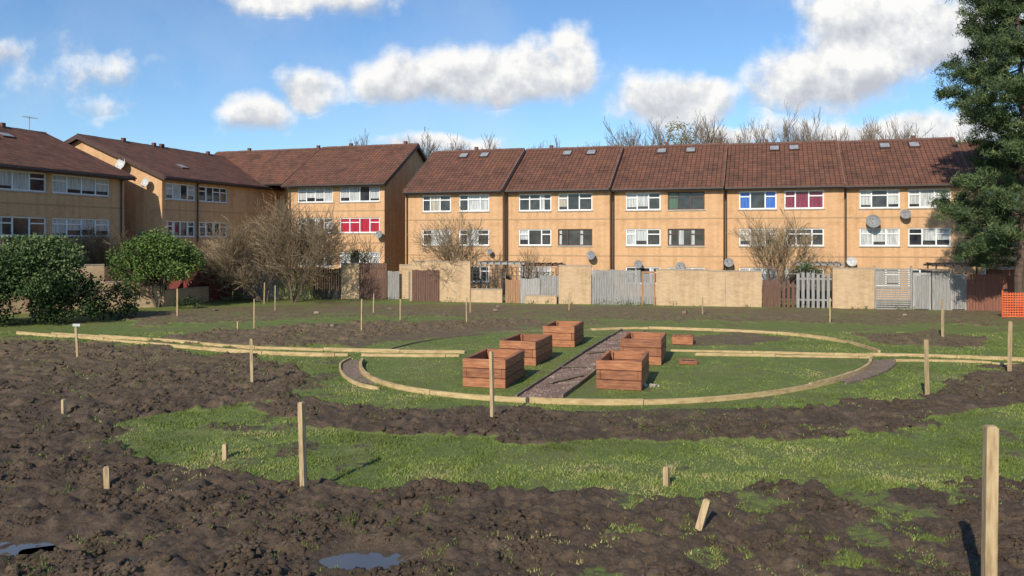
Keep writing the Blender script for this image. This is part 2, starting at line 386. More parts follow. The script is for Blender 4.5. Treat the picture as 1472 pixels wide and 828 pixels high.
def nzf(nt,geo,scale,detail=4,rough=.6):
    n=N(nt,'ShaderNodeTexNoise'); n.inputs['Scale'].default_value=scale; n.inputs['Detail'].default_value=detail; n.inputs['Roughness'].default_value=rough
    nt.links.new(geo.outputs['Position'],n.inputs[0]); return n.outputs[0]
def mudcolor(nt,geo):
    c=ramp(nt,nzf(nt,geo,1.6,5,.72),[(.3,(.036,.024,.016)),(.47,(.074,.049,.031)),(.6,(.135,.091,.057)),(.75,(.235,.167,.108))])
    c=mix(nt,.4,c,ramp(nt,nzf(nt,geo,24,3,.8),[(.3,(.025,.017,.011)),(.7,(.185,.13,.083))]))
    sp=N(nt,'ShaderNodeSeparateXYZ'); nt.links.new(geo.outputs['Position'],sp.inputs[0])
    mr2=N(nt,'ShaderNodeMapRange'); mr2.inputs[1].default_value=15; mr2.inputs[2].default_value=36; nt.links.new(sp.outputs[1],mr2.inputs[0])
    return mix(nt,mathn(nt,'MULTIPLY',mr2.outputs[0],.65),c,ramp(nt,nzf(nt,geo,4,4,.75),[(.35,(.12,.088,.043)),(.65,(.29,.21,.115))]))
mg,nt,b=newmat('lawn_and_churned_soil',.72)
b.inputs['Specular IOR Level'].default_value=.3
at=N(nt,'ShaderNodeAttribute',attribute_name='mud')
geo=N(nt,'ShaderNodeNewGeometry')
f=mathn(nt,'ADD',at.outputs['Fac'],mathn(nt,'MULTIPLY',mathn(nt,'SUBTRACT',nzf(nt,geo,5,5,.75),.5),1.5))
mr=N(nt,'ShaderNodeMapRange'); mr.inputs[1].default_value=.38; mr.inputs[2].default_value=.58; nt.links.new(f,mr.inputs[0])
gcol=ramp(nt,nzf(nt,geo,2.5,5,.75),[(.3,(.085,.105,.024)),(.45,(.13,.17,.036)),(.6,(.17,.215,.05)),(.75,(.23,.225,.085))])
gcol=mix(nt,.4,gcol,ramp(nt,nzf(nt,geo,45,2,.8),[(.3,(.065,.075,.02)),(.7,(.22,.265,.075))]))
gcol=mix(nt,ramp(nt,nzf(nt,geo,.55,4,.6),[(.48,(0,0,0)),(.66,(.5,.5,.5))]),gcol,(.20,.165,.075))
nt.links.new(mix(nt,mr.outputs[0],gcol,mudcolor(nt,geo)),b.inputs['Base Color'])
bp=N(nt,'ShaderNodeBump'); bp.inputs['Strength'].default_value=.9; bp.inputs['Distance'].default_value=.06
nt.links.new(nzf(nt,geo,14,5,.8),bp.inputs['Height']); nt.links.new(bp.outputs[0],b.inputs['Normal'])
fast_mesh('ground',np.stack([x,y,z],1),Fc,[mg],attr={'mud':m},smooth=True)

# soil clods
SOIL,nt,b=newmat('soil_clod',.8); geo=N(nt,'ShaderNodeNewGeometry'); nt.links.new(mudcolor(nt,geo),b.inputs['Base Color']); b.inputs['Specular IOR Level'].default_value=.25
bp=N(nt,'ShaderNodeBump'); bp.inputs['Strength'].default_value=1; bp.inputs['Distance'].default_value=.05
nt.links.new(nzf(nt,geo,30,3,.8),bp.inputs['Height']); nt.links.new(bp.outputs[0],b.inputs['Normal'])
t=(1+5**.5)/2
IV=np.array([(-1,t,0),(1,t,0),(-1,-t,0),(1,-t,0),(0,-1,t),(0,1,t),(0,-1,-t),(0,1,-t),(t,0,-1),(t,0,1),(-t,0,-1),(-t,0,1)])/1.9
IF=np.array([(0,11,5),(0,5,1),(0,1,7),(0,7,10),(0,10,11),(1,5,9),(5,11,4),(11,10,2),(10,7,6),(7,1,8),(3,9,4),(3,4,2),(3,2,6),(3,6,8),(3,8,9),(4,9,5),(2,4,11),(6,2,10),(8,6,7),(9,8,1)])
n=80000; D=8*(36/8)**rng.random(n); X=(rng.random(n)*2-1)*.8*D
mk=mudmask(X,D); keep=(rng.random(n)<np.clip(mk-.45,0,1)*1.7)&(fbm(X*1.3,D*1.3,3,51)>.47)&((np.hypot(X-3,D-26.8)>9))
for px_,py_,a_,b_ in PUD: keep&=(((X-px_)/(a_*1.5))**2+((D-py_)/(b_*3.2))**2>1)
X=X[keep];D=D[keep]; mk=mk[keep]
n=len(X); s=.010+.045*rng.random(n)**4+.001*(D-8)
sc=s[:,None,None]*(.5+1.1*rng.random((n,1,3)))*(.6+.8*rng.random((n,12,1)))
V=IV[None]*sc; a=rng.random(n)*6.28
V=np.stack([V[...,0]*np.cos(a)[:,None]-V[...,1]*np.sin(a)[:,None],V[...,0]*np.sin(a)[:,None]+V[...,1]*np.cos(a)[:,None],V[...,2]*.7],-1)
V[...,0]+=X[:,None];V[...,1]+=D[:,None];V[...,2]+=(ground_z(X,D,mk)+s*.05)[:,None]
Fc=(IF[None]+12*np.arange(n)[:,None,None]).reshape(-1,3)
fast_mesh('soil_clods',V.reshape(-1,3),Fc,[SOIL],smooth=True)

# grass
def grass_mat(name,stops,attr='tint'):
    m,nt,b=newmat(name,.7); at=N(nt,'ShaderNodeAttribute',attribute_name=attr)
    c=ramp(nt,at.outputs['Fac'],stops); nt.links.new(c,b.inputs['Base Color']); b.inputs['Specular IOR Level'].default_value=.2
    return m
GR=grass_mat('grass_blades',[(0,(.085,.11,.024)),(.45,(.145,.195,.038)),(.8,(.21,.255,.06)),(1,(.36,.31,.14))])
n=640000; D=8*(33/8)**(rng.random(n)**.85); X=(rng.random(n)*2-1)*.78*D
mk0=mudmask(X,D); mk=mk0+(fbm(X*5,D*5,3,61)-.5)*1.2
tuft=fbm(X*2.2,D*2.2,3,71); frag=fbm(X*6,D*6,2,75)
keep=((mk<.40)&(rng.random(n)<.30+1.4*np.clip(tuft-.35,0,1)))|((frag>.68)&(rng.random(n)<.5)&(fbm(X*.7,D*.7,2,77)>.46))
pathd=np.abs((X-1.17)*.966-(D-19.25)*.258)
keep&=~((pathd<.75)&(np.hypot(X-3,D-26.3)<8))
for px_,py_,a_,b_ in PUD: keep&=(((X-px_)/(a_*1.5))**2+((D-py_)/(b_*3.2))**2>1)
X=X[keep];D=D[keep];mk0=mk0[keep];tuft=tuft[keep];n=len(X)
inc=np.hypot(X-3,D-26.3)<8
L=(.020+.042*rng.random(n))*(.6+1.2*np.clip(tuft-.3,0,1))*np.where(inc,.55,1); wd=.004+.00042*D
a=rng.random(n)*6.28; ca,sa=np.cos(a),np.sin(a); lean=1.1*rng.random(n)*L; la=rng.random(n)*6.28
gz=ground_z(X,D)-.004
V=np.empty((n,3,3)); V[:,0]=np.stack([X-ca*wd,D-sa*wd,gz],1);V[:,1]=np.stack([X+ca*wd,D+sa*wd,gz],1);V[:,2]=np.stack([X+np.cos(la)*lean,D+np.sin(la)*lean,gz+L],1)
tint=np.clip(.45+.9*(fbm(X*.8,D*.8,4,81)-.5)*1.9+.35*(rng.random(n)-.5)+np.where(rng.random(n)<.09,.5,0),0,1)
fast_mesh('grass',V.reshape(-1,3),np.arange(3*n).reshape(-1,3),[GR],attr={'tint':np.repeat(tint,3)})

WATER,nt,b=newmat('muddy_water',.03); b.inputs['Base Color'].default_value=(.08,.066,.05,1); b.inputs['Specular IOR Level'].default_value=1.0
for px,py,a,bb in PUD:
    mb=MB(); k=40
    mb.poly([(px+a*1.9*math.cos(t_)*(1+.12*math.sin(3*t_+px)),py+bb*4.0*math.sin(t_)*(1+.1*math.cos(4*t_)),-.042) for t_ in [2*math.pi*i/k for i in range(k)]])
    mb.obj('puddle',[WATER])

# ---------------------------------------------------------------- timber edging
TIMB=noise_mat('new_timber',[(.30,.20,.085),(.45,.32,.15),(.54,.40,.20)],3,.75,stretch=(1,1,5),bump=.3)
TIMBD=noise_mat('weathered_timber',[(.12,.09,.06),(.24,.18,.12)],4,.8,bump=.3)
def cat(pts,step=.35):
    P=[np.array(p,float) for p in pts]; P=[2*P[0]-P[1]]+P+[2*P[-1]-P[-2]]; out=[]
    for i in range(1,len(P)-2):
        k=max(2,int(np.linalg.norm(P[i+1]-P[i])/step))
        for j in range(k):
            t=j/k; out.append(.5*((2*P[i])+(-P[i-1]+P[i+1])*t+(2*P[i-1]-5*P[i]+4*P[i+1]-P[i+2])*t*t+(-P[i-1]+3*P[i]-3*P[i+1]+P[i+2])*t**3))
    out.append(P[-2]); return out
def edging(px,h=.13,t=.055,mat=TIMB,every=7,name='timber_edging'):
    pts=cat([W(*p) for p in px]); mb=MB(); n=len(pts)
    nr=[]
    for i in range(n):
        d=pts[min(n-1,i+1)]-pts[max(0,i-1)]; d/=np.linalg.norm(d); nr.append(np.array([-d[1],d[0]]))
    jz=0
    for i in range(n-1):
        if i%every==0: jz=random.uniform(-.02,.015)
        a,b_=pts[i],pts[i+1]
        if i%every==every-1: b_=a+(b_-a)*.95
        na,nb=nr[i]*t/2,nr[i+1]*t/2
        q=[(a-na),(b_-nb),(b_+nb),(a+na)]
        lo=[(p[0],p[1],-.12) for p in q]; hi=[(p[0],p[1],h+jz) for p in q]
        mb.poly(hi)
        for k in range(4): mb.quad(lo[k],lo[(k+1)%4],hi[(k+1)%4],hi[k])
    for i in range(0,n,6):
        p=pts[i]+nr[i]*(t/2+.03); mb.box(p[0]-.025,p[0]+.025,p[1]-.025,p[1]+.025,-.1,h-.03)
    return mb.obj(name,[mat])
edging([(521,521),(518,531),(530,545),(570,559),(640,570),(740,578),(850,582),(950,581),(1050,575),(1140,563),(1205,548),(1245,531),(1253,519)],h=.13,t=.08)
edging([(504,517),(490,524),(491,538),(508,552),(545,562)],h=.08)
edging([(1286,516),(1285,527),(1262,540),(1215,553)],h=.07,mat=TIMBD)
edging([(850,475),(920,473),(1000,475),(1090,479),(1170,486),(1230,496),(1264,508)],h=.11,t=.08)
edging([(560,503),(600,493),(660,484),(740,477),(850,475)],h=.06,mat=TIMBD)
edging([(25,480),(150,490),(340,507),(440,512),(500,512)],h=.11,t=.09)
edging([(75,481),(240,492),(340,500),(450,504),(560,507),(668,508)],h=.11,t=.09)
edging([(520,512),(600,513),(660,513)],h=.08,t=.09)
edging([(1000,511),(1130,513),(1252,515)],h=.08,t=.08)
edging([(1250,512),(1340,514),(1472,519),(1560,522)],h=.12,t=.10)
edging([(1286,520),(1380,521),(1472,526),(1560,529)],h=.07,t=.08)
edging([(965,505),(1100,508),(1250,512)],h=.08,t=.07)
edging([(742,573),(790,541),(840,508),(894,475)],h=.10,t=.05,mat=TIMBD)
edging([(808,573),(848,543),(885,511),(927,478)],h=.10,t=.05,mat=TIMBD)
GRAV=noise_mat('path_hoggin',[(.11,.07,.05),(.19,.13,.095),(.30,.22,.165)],14,.95,bump=1,coord='Object')
def sheet(name,px,z,mat):
    mb=MB(); mb.poly([(*W(*p),z) for p in px]); return mb.obj(name,[mat])
sheet('footpath',[(744,573),(806,573),(846,543),(883,511),(925,478),(896,476),(842,508),(792,541)],.03,GRAV)
sheet('footpath',[(492,524),(505,517),(519,521),(516,531),(528,545),(545,555),(508,549),(493,538)],.02,GRAV)
sheet('footpath',[(1255,519),(1284,517),(1283,527),(1262,539),(1222,551),(1207,549),(1247,532)],.02,GRAV)
n=3600; tt=rng.random(n)**1.3; off=(rng.random(n)-.5)
A=np.array(W(775,573));B=np.array(W(910,477)); c=A+(B-A)*tt[:,None]; X=c[:,0]+off*1.0; D=c[:,1]
s=.012+.03*rng.random(n)**3
V=IV[None]*s[:,None,None]*(.6+.8*rng.random((n,12,1))); V[...,2]*=.5; V[...,0]+=X[:,None];V[...,1]+=D[:,None];V[...,2]+=.035
STONE=noise_mat('rubble_stone',[(.10,.06,.045),(.22,.14,.11),(.38,.30,.24)],1.5,.9)
fast_mesh('path_rubble',V.reshape(-1,3),(IF[None]+12*np.arange(n)[:,None,None]).reshape(-1,3),[STONE])
for (px_,py_,l_,an) in ((815,548,1.5,.9),(838,530,1.3,.2),(868,508,1.4,.6)):
    p=W(px_,py_); M=Matrix.Translation((p[0],p[1],.06))@Matrix.Rotation(an,4,'Z')
    mb=MB(); mb.box(-l_/2,l_/2,-.06,.06,0,.025,0,M); mb.obj('loose_plank',[TIMBD])

# ---------------------------------------------------------------- planters
PL=noise_mat('stained_sleeper',[(.20,.07,.028),(.34,.13,.052),(.46,.20,.09)],2.2,.65,stretch=(1.2,1.2,9),bump=.4)
PLD=noise_mat('stained_sleeper_dark',[(.13,.045,.02),(.24,.087,.037),(.34,.14,.062)],2.2,.65,stretch=(1.2,1.2,9),bump=.4)
SOILIN=noise_mat('planter_soil',[(.02,.014,.01),(.05,.035,.025)],9,.95,bump=1)
pang=-math.atan2(.263,.965)
def planter(px,w=1.15,l=2.0,h=.74,courses=3,name='raised_planter'):
    p=W(*px); e=empty(name,(p[0],p[1],0),pang+random.uniform(-.04,.04))
    ch=h/courses; t=.1
    mb=MB()
    for i in range(courses):
        z0=i*ch+.006; z1=(i+1)*ch-.008; j=lambda: random.uniform(-.008,.008)
        k=i%2
        a=t if k else 0
        mt=lambda: random.choice((0,1))
        mb.box(a+j(),w-a+j(),0+j(),t,z0,z1,mt()); mb.box(a+j(),w-a+j(),l-t,l+j(),z0,z1,mt())
        b0=0 if k else t+.002
        mb.box(0+j(),t,b0,l-b0,z0,z1,mt()); mb.box(w-t,w+j(),b0,l-b0,z0,z1,mt())
    mb.obj('sleepers',[PL,PLD],e,bevel=.01)
    mb=MB()
    for (x_,y_) in ((t+.003,t+.003),(w-t-.083,t+.003),(t+.003,l-t-.083),(w-t-.083,l-t-.083)):
        mb.box(x_,x_+.08,y_,y_+.08,0,h-.04)
    mb.obj('corner_posts',[PLD],e)
    mb=MB(); mb.box(t,w-t,t,l-t,-.05,.10); mb.obj('soil_fill',[SOILIN],e)
planter((665,556)); planter((718,524)); planter((780,498)); planter((857,559)); planter((891,523),w=1.25,h=.78)
planter((966,495),w=.75,l=.9,h=.28,courses=1)
planter((976,524),w=.55,l=.5,h=.12,courses=1,name='timber_offcut_tray')
n=16; X0,D0=W(936,556); X=X0+rng.normal(0,.10,n);D=D0+rng.normal(0,.16,n); s=.025+.035*rng.random(n)
V=IV[None]*s[:,None,None]*(.6+.8*rng.random((n,12,1))); V[...,0]+=X[:,None];V[...,1]+=D[:,None];V[...,2]+=s[:,None]*.6
fast_mesh('rubble_pile',V.reshape(-1,3),(IF[None]+12*np.arange(n)[:,None,None]).reshape(-1,3),[noise_mat('pale_rubble',[(.25,.2,.16),(.48,.43,.38)],2,.9)])
# ---------------------------------------------------------------- stakes
STK=noise_mat('stake_wood',[(.26,.17,.085),(.42,.30,.16),(.52,.38,.21)],3,.75,stretch=(6,6,.8),bump=.3)
def stake(px,base,top,w=.065,leanx=0,leany=0,name='wooden_stake',D=None):
    if D is None: X_,D=W(px,base)
    else: X_=(px-736)/F*D
    zt=H-(top-345)*D/F
    zb=float(ground_z(np.array([X_]),np.array([D]))[0])-.08
    mb=MB(); M=Matrix.Translation((X_,D,0))@Matrix.Rotation(leanx,4,'Y')@Matrix.Rotation(leany,4,'X')@Matrix.Rotation(random.uniform(-.6,.6),4,'Z')
    h=w/2; mb.box(-h,h,-h,h,zb,zt-.012,0,M)
    mb.box(-h*.8,h*.8,-h*.8,h*.8,zt-.012,zt,0,M)
    return mb.obj(name,[STK])
stake(1421,None,612,w=.11,D=8.0,leanx=.012)
for a in [(437,710,578,.08,-.03),(708,603,505,.07),(362,557,487,.07,-.015),(365,474,430,.05),(520,477,430,.055),(255,456,415,.06),(575,460,430,.05),(537,450,422,.05),(395,447,410,.05),(380,437,406,.06),(671,467,428,.05),(1333,573,488,.07),(1451,537,462,.075,.02),(1355,486,430,.07),(1193,465,428,.05),(92,598,574,.075),(154,704,671,.08,-.04),(324,662,638,.075),(958,698,671,.08),(342,472,462,.06),(818,446,420,.05),(676,450,422,.05),(1010,452,428,.05),(112,521,470,.06,-.06)]:
    stake(a[0],a[1],a[2],a[3],a[4] if len(a)>4 else random.uniform(-.02,.02))
stake(1003,768,716,.09,leanx=.28)
X_,D_=W(112,521); mb=MB(); mb.box(X_-.15,X_+.08,D_-.03,D_-.0,1.12,1.2); mb.obj('stake_label',[DISHW])

# ---------------------------------------------------------------- garden boundary
L0=np.array([-6.3,49.9]); LD=np.array([.977,-.212]); LD/=np.linalg.norm(LD)
def online(px,P0=L0,Dr=LD):
    u=(px-736)/F
    return (u*P0[1]-P0[0])/(Dr[0]-u*Dr[1])
FG=noise_mat('grey_fence',[(.16,.155,.145),(.26,.25,.23),(.34,.32,.29)],3,.85,stretch=(8,8,.5))
FB=noise_mat('brown_fence',[(.08,.042,.03),(.17,.09,.06)],3,.85,stretch=(8,8,.5))
FR=noise_mat('red_fence',[(.12,.022,.02),(.20,.045,.035)],3,.85,stretch=(8,8,.5))
FRB=noise_mat('red_brown_fence',[(.15,.06,.04),(.26,.11,.07)],3,.85,stretch=(8,8,.5))
FD=noise_mat('dark_fence',[(.03,.026,.022),(.08,.065,.055)],3,.85,stretch=(8,8,.5))
FY=noise_mat('mossy_fence',[(.20,.20,.08),(.33,.31,.14)],3,.85,stretch=(8,8,.5))
FW=noise_mat('pale_fence',[(.24,.23,.21),(.40,.38,.35)],3,.8,stretch=(8,8,.5))
FO=noise_mat('orange_timber',[(.24,.12,.06),(.40,.22,.11)],3,.8,stretch=(8,8,.5))
COP=noise_mat('coping',[(.28,.22,.16),(.40,.33,.25)],4)
def seg(kind,px0,px1,ytop,mat=None,off=0,P0=L0,Dr=LD,name=None,base=-.15):
    nrm=np.array([-Dr[1],Dr[0]]); P=P0+nrm*off
    s0=online(px0,P,Dr); s1=online(px1,P,Dr); w=s1-s0
    o=P+Dr*s0; mid=P+Dr*(s0+s1)/2
    h=H-(ytop-345)*mid[1]/F
    mb=MB(); rot=math.atan2(Dr[1],Dr[0])
    mats=[mat]
    if kind=='brick':
        mb.box(0,w,0,.22,base,h-.06,0); mb.box(-.01,w+.01,-.02,.24,h-.06,h,1); mats=[mat or BRW,COP]; nm=name or 'garden_wall'
    elif kind=='fence':
        n=max(2,int(w/.14)); bw=w/n
        for i in range(n):
            j=random.uniform(-.04,.03); mb.box(i*bw+.006,(i+1)*bw-.006,random.uniform(0,.012),.03,base,h+j)
        mb.box(0,w,.032,.08,.4,.5); mb.box(0,w,.032,.08,h-.4,h-.3); nm=name or 'wooden_fence'
    elif kind=='picket':
        n=max(2,int(w/.24)); bw=w/n
        for i in range(n): mb.box(i*bw,(i+.6)*bw,0,.03,base,h+random.uniform(-.12,.05))
        mb.box(0,w,.032,.07,.4,.5); mb.box(0,w,.032,.07,h-.4,h-.3); nm=name or 'picket_gate'
    elif kind=='louver':
        n=int(h/.12)
        for i in range(n): mb.box(0,w,.0,.05,i*.12,i*.12+.08)
        mb.box(-.05,.03,-.02,.08,base,h+.05); mb.box(w-.03,w+.05,-.02,.08,base,h+.05); nm=name or 'slatted_fence'
    elif kind=='gate':
        mb.box(0,.1,-.03,.08,base,h); mb.box(w-.1,w,-.03,.08,base,h); mb.box(.1,w-.1,-.03,.08,h-.12,h)
        n=6
        for i in range(n): mb.box(.1+(w-.2)*i/n+.005,.1+(w-.2)*(i+1)/n-.005,.0,.03,.05,h-.14,1)
        mats=[mat,FG]; nm=name or 'garden_gate'
    elif kind=='shed':
        n=max(3,int(w/.16))
        for i in range(n): mb.box(w*i/n+.004,w*(i+1)/n-.004,0,.03,base,h)
        mb.box(0,w,.04,2.2,base,h-.02); mb.box(-.12,w+.12,-.15,2.35,h+.003,h+.06,1)
        mats=[mat,COP]; nm=name or 'garden_shed'
    elif kind=='trellis':
        mb.box(0,.07,0,.07,base,h);mb.box(w-.07,w,0,.07,base,h)
        n=int(w/.3)
        for i in range(1,n): mb.box(w*i/n,w*i/n+.03,0,.03,1.0,h)
        for k in range(5): mb.box(.07,w-.07,.031,.05,1.05+(h-1.1)*k/4,1.08+(h-1.1)*k/4)
        nm=name or 'trellis'
    ob=mb.obj(nm,mats); ob.location=(o[0],o[1],0); ob.rotation_euler=(0,0,rot)
    return ob
seg('brick',590,676,375); seg('fence',592,631,388,FB,off=-.08)
seg('brick',677,722,415); seg('trellis',678,722,386,FD,off=.15)
seg('fence',727,748,402,FO); seg('fence',748,776,400,FW); seg('fence',776,803,396,FG,off=.1); seg('brick',755,800,424,off=-.3)
seg('trellis',728,800,384,FB,off=1.5)
seg('brick',803,850,381); seg('fence',851,921,388,FG); seg('gate',922,942,390,FO)
seg('brick',943,1020,387); seg('brick',1020,1095,389,off=.02)
seg('fence',1096,1120,402,FB,off=.3); seg('picket',1118,1145,403,FB); seg('picket',1145,1196,392,FG); seg('fence',1145,1196,398,FD,off=1.6)
seg('brick',1197,1257,385); seg('louver',1258,1310,383,FG); seg('gate',1312,1338,392,FW); seg('shed',1340,1366,390,FG)
seg('gate',1366,1390,394,FW,off=.2); seg('fence',1390,1440,394,FRB); seg('shed',1441,1500,388,FRB,off=1.0); seg('brick',1500,1640,385)
for i in range(6):
    P=np.array([-7.7+7.24*i,58-1.6*i]); q=L0+LD*online([590,727,851,1043,1197,1340][i])
    d=P-q; l=np.linalg.norm(d); mb=MB()
    n=int(l/.16)
    for k in range(n): mb.box(l*k/n+.005,l*(k+1)/n-.005,0,.03,-.1,1.75+.05*math.sin(k*.7))
    o=mb.obj('wooden_fence',[random.choice([FG,FB,FD])]); o.location=(q[0],q[1],0); o.rotation_euler=(0,0,math.atan2(d[1],d[0]))
def pergola(px,off,w,h,mat):
    P=L0+np.array([-LD[1],LD[0]])*off; s=online(px,P,LD); o=P+LD*s; mb=MB()
    for a in (0,w):
        for b_ in (0,1.6): mb.box(a,a+.07,b_,b_+.07,-.1,h)
    for b_ in (0,1.6): mb.box(-.2,w+.27,b_+.01,b_+.06,h+.003,h+.12)
    for k in range(7): mb.box(w*k/6,w*k/6+.05,-.25,1.9,h+.123,h+.19)
    ob=mb.obj('garden_pergola',[mat]); ob.location=(o[0],o[1],0); ob.rotation_euler=(0,0,math.atan2(LD[1],LD[0]))
pergola(690,2,2.6,2.25,FW); pergola(752,2.5,2.2,2.15,FB); pergola(1150,2.5,2.2,2.3,FG); pergola(1345,2,2.6,2.3,FD)
MESH=noise_mat('orange_mesh',[(.6,.10,.03),(.75,.16,.05)],3,.6)
P=W(1441,446); mb=MB()
for k in range(10): mb.box(0,2.2,0,.01,.05+k*.12,.11+k*.12)
for k in range(18): mb.box(k*.125,k*.125+.04,.011,.02,0,1.25)
mb.box(0,.05,.02,.07,-.1,1.35); mb.box(2.1,2.15,.02,.07,-.1,1.35)
o=mb.obj('barrier_mesh',[MESH]); o.location=((1441-736)/F*39.2,39.2,0)
LA=np.array(W(335,430)); LB=np.array(W(580,430)); D2=(LB-LA)/np.linalg.norm(LB-LA)
seg('fence',335,349,378,FB,P0=LA,Dr=D2); seg('fence',350,402,373,FG,P0=LA,Dr=D2); seg('fence',403,450,386,FY,P0=LA,Dr=D2); seg('fence',450,490,386,FD,P0=LA,Dr=D2)
seg('brick',490,516,378,P0=LA,Dr=D2); seg('brick',516,556,400,P0=LA,Dr=D2); seg('fence',516,556,378,FB,P0=LA,Dr=D2,off=-.1); seg('fence',557,574,390,FG,P0=LA,Dr=D2)
seg('brick',574,592,380,P0=LA,Dr=D2,off=.3)
LC=np.array(W(236,441)); D3=(LA-LC)/np.linalg.norm(LA-LC)
seg('brick',237,300,414,P0=LC,Dr=D3); seg('shed',286,320,376,FR,P0=LC,Dr=D3,off=.6); seg('fence',300,334,374,FR,P0=LC,Dr=D3)
LE=np.array(W(100,447)); D4=(LC-LE)/np.linalg.norm(LC-LE)
seg('brick',100,150,380,P0=LE,Dr=D4); seg('brick',150,200,404,P0=LE,Dr=D4); seg('brick',200,236,412,P0=LE,Dr=D4)
seg('fence',150,200,383,FB,P0=LE,Dr=D4,off=2); seg('fence',200,240,386,FD,P0=LE,Dr=D4,off=3)
LG=np.array([W(100,447)[0]-9,34.0]); D5=(LE-LG)/np.linalg.norm(LE-LG)
mb=MB(); l=float(np.linalg.norm(LE-LG)); mb.box(0,l,0,.22,-.1,1.9); mb.box(0,l,-.02,.24,1.9,1.96,1); o=mb.obj('garden_wall',[BRW,COP]); o.location=(*LG,0); o.rotation_euler=(0,0,math.atan2(D5[1],D5[0]))

# ---------------------------------------------------------------- trees
BARK=noise_mat('bare_bark',[(.07,.052,.035),(.16,.12,.08)],6,.9)
TWIG=noise_mat('pale_twigs',[(.17,.12,.07),(.32,.24,.14)],3,.9)
DTW=noise_mat('distant_twigs',[(.10,.078,.058),(.20,.155,.11)],3,.9)
def branch(mb,p,d,l,r,lev,rnd,up=.15,spread=.6,kids=(3,4),minr=.006,k=4,m=0,grav=0):
    segs=3 if lev>1 else 2
    q=Vector(p); dd=Vector(d).normalized()
    rr=r
    for i in range(segs):
        nd=(dd+Vector((rnd.gauss(0,.13),rnd.gauss(0,.13),rnd.gauss(0,.1)+up*.3-grav))).normalized()
        q2=q+nd*(l/segs); r2=max(minr,rr*.82)
        mb.tube(q,q2,rr,r2,k if lev>1 else 3,m if lev>1 else min(1,m+1))
        if lev>0:
            for c in range(rnd.randint(*kids) if i==segs-1 else rnd.randint(1,2)):
                ax=Vector((rnd.gauss(0,1),rnd.gauss(0,1),rnd.gauss(0,1))).normalized()
                cd=(nd+ax*spread+Vector((0,0,up))).normalized()
                branch(mb,q2,cd,l*rnd.uniform(.55,.8),r2*.62,lev-1,rnd,up,spread,kids,minr,k,m,grav)
        q=q2; dd=nd; rr=r2
def bare_tree(name,X,Y,h,lev=4,r=.1,trunks=1,seed=1,spread=.6,minr=.008,up=.15,mats=(BARK,TWIG),dome=.35):
    rnd=random.Random(seed); mb=MB()
    for t_ in range(trunks):
        d=Vector((rnd.gauss(0,dome if trunks>1 else .05),rnd.gauss(0,dome if trunks>1 else .05),1))
        branch(mb,(X+rnd.gauss(0,.08)*(trunks>1),Y,-.1),d,h*.36,r,lev,rnd,up,spread,(2,3),minr)
    return mb.obj(name,list(mats))
bare_tree('bare_shrub',-13.3,49.0,6.8,lev=4,r=.07,trunks=7,seed=3,spread=.75,minr=.010,dome=.45)
bare_tree('bare_shrub',-15.2,49.4,6.2,lev=4,r=.06,trunks=7,seed=5,spread=.75,minr=.010,dome=.5)
bare_tree('bare_tree',-3.6,51.2,6.0,lev=4,r=.08,trunks=3,seed=8,spread=.75,minr=.010,dome=.4)
bare_tree('bare_tree',15.9,48.2,5.6,lev=4,r=.07,trunks=4,seed=11,spread=.6,minr=.010,dome=.3)
bare_tree('bare_shrub',1.2,51.5,3.8,lev=3,r=.04,trunks=5,seed=15,spread=.7,minr=.008,dome=.5)
bare_tree('bare_shrub',19.2,48.6,3.4,lev=3,r=.03,trunks=5,seed=16,spread=.7,minr=.008,dome=.5)
bare_tree('bare_shrub',-26.0,49.5,5.5,lev=4,r=.06,trunks=4,seed=18,spread=.7,minr=.010,dome=.4)
rnd=random.Random(99); mb=MB()
def dbranch(p,d,l,r,lev):
    q=Vector(p); dd=Vector(d).normalized()
    for i in range(3):
        dd=(dd+Vector((rnd.gauss(0,.10),rnd.gauss(0,.10),.10))).normalized(); q2=q+dd*(l/3); mb.tube(q,q2,r,max(.018,r*.8),3 if lev<2 else 4,0 if lev>1 else 1); r=max(.018,r*.8)
        if lev>0:
            for c in range(2): dbranch(q2,dd+Vector((rnd.gauss(0,.38),rnd.gauss(0,.38),.12)),l*rnd.uniform(.5,.68),r*.6,lev-1)
        q=q2
for px,top in ((522,205),(612,196),(632,203),(655,210),(700,208),(765,211),(800,207),(818,200),(850,203),(872,208),(905,186),(925,180),(945,190),(968,184),(1000,180),(1018,174),(1040,180),(1062,196),(1080,203),(1104,186),(1122,174),(1143,170),(1160,178),(1180,184),(1208,186),(1228,180),(1248,178),(1275,182),(1297,188),(1322,190),(1350,196),(1385,186),(1440,180),(1480,176),(1530,180)):
    Dd=rnd.uniform(84,104); X_=(px+rnd.uniform(-5,5)-736)/F*Dd
    hh=H+(345-top)*Dd/F
    mb.tube((X_,Dd,0),(X_,Dd,hh*.5),.22,.15,5,0)
    for q in range(3 if rnd.random()<.6 else 2):
        dbranch((X_,Dd,hh*(.44+.05*q)),Vector((rnd.gauss(0,.28),rnd.gauss(0,.2),1)),hh*.255,.10,3)
mb.obj('distant_trees',[BARK,DTW])

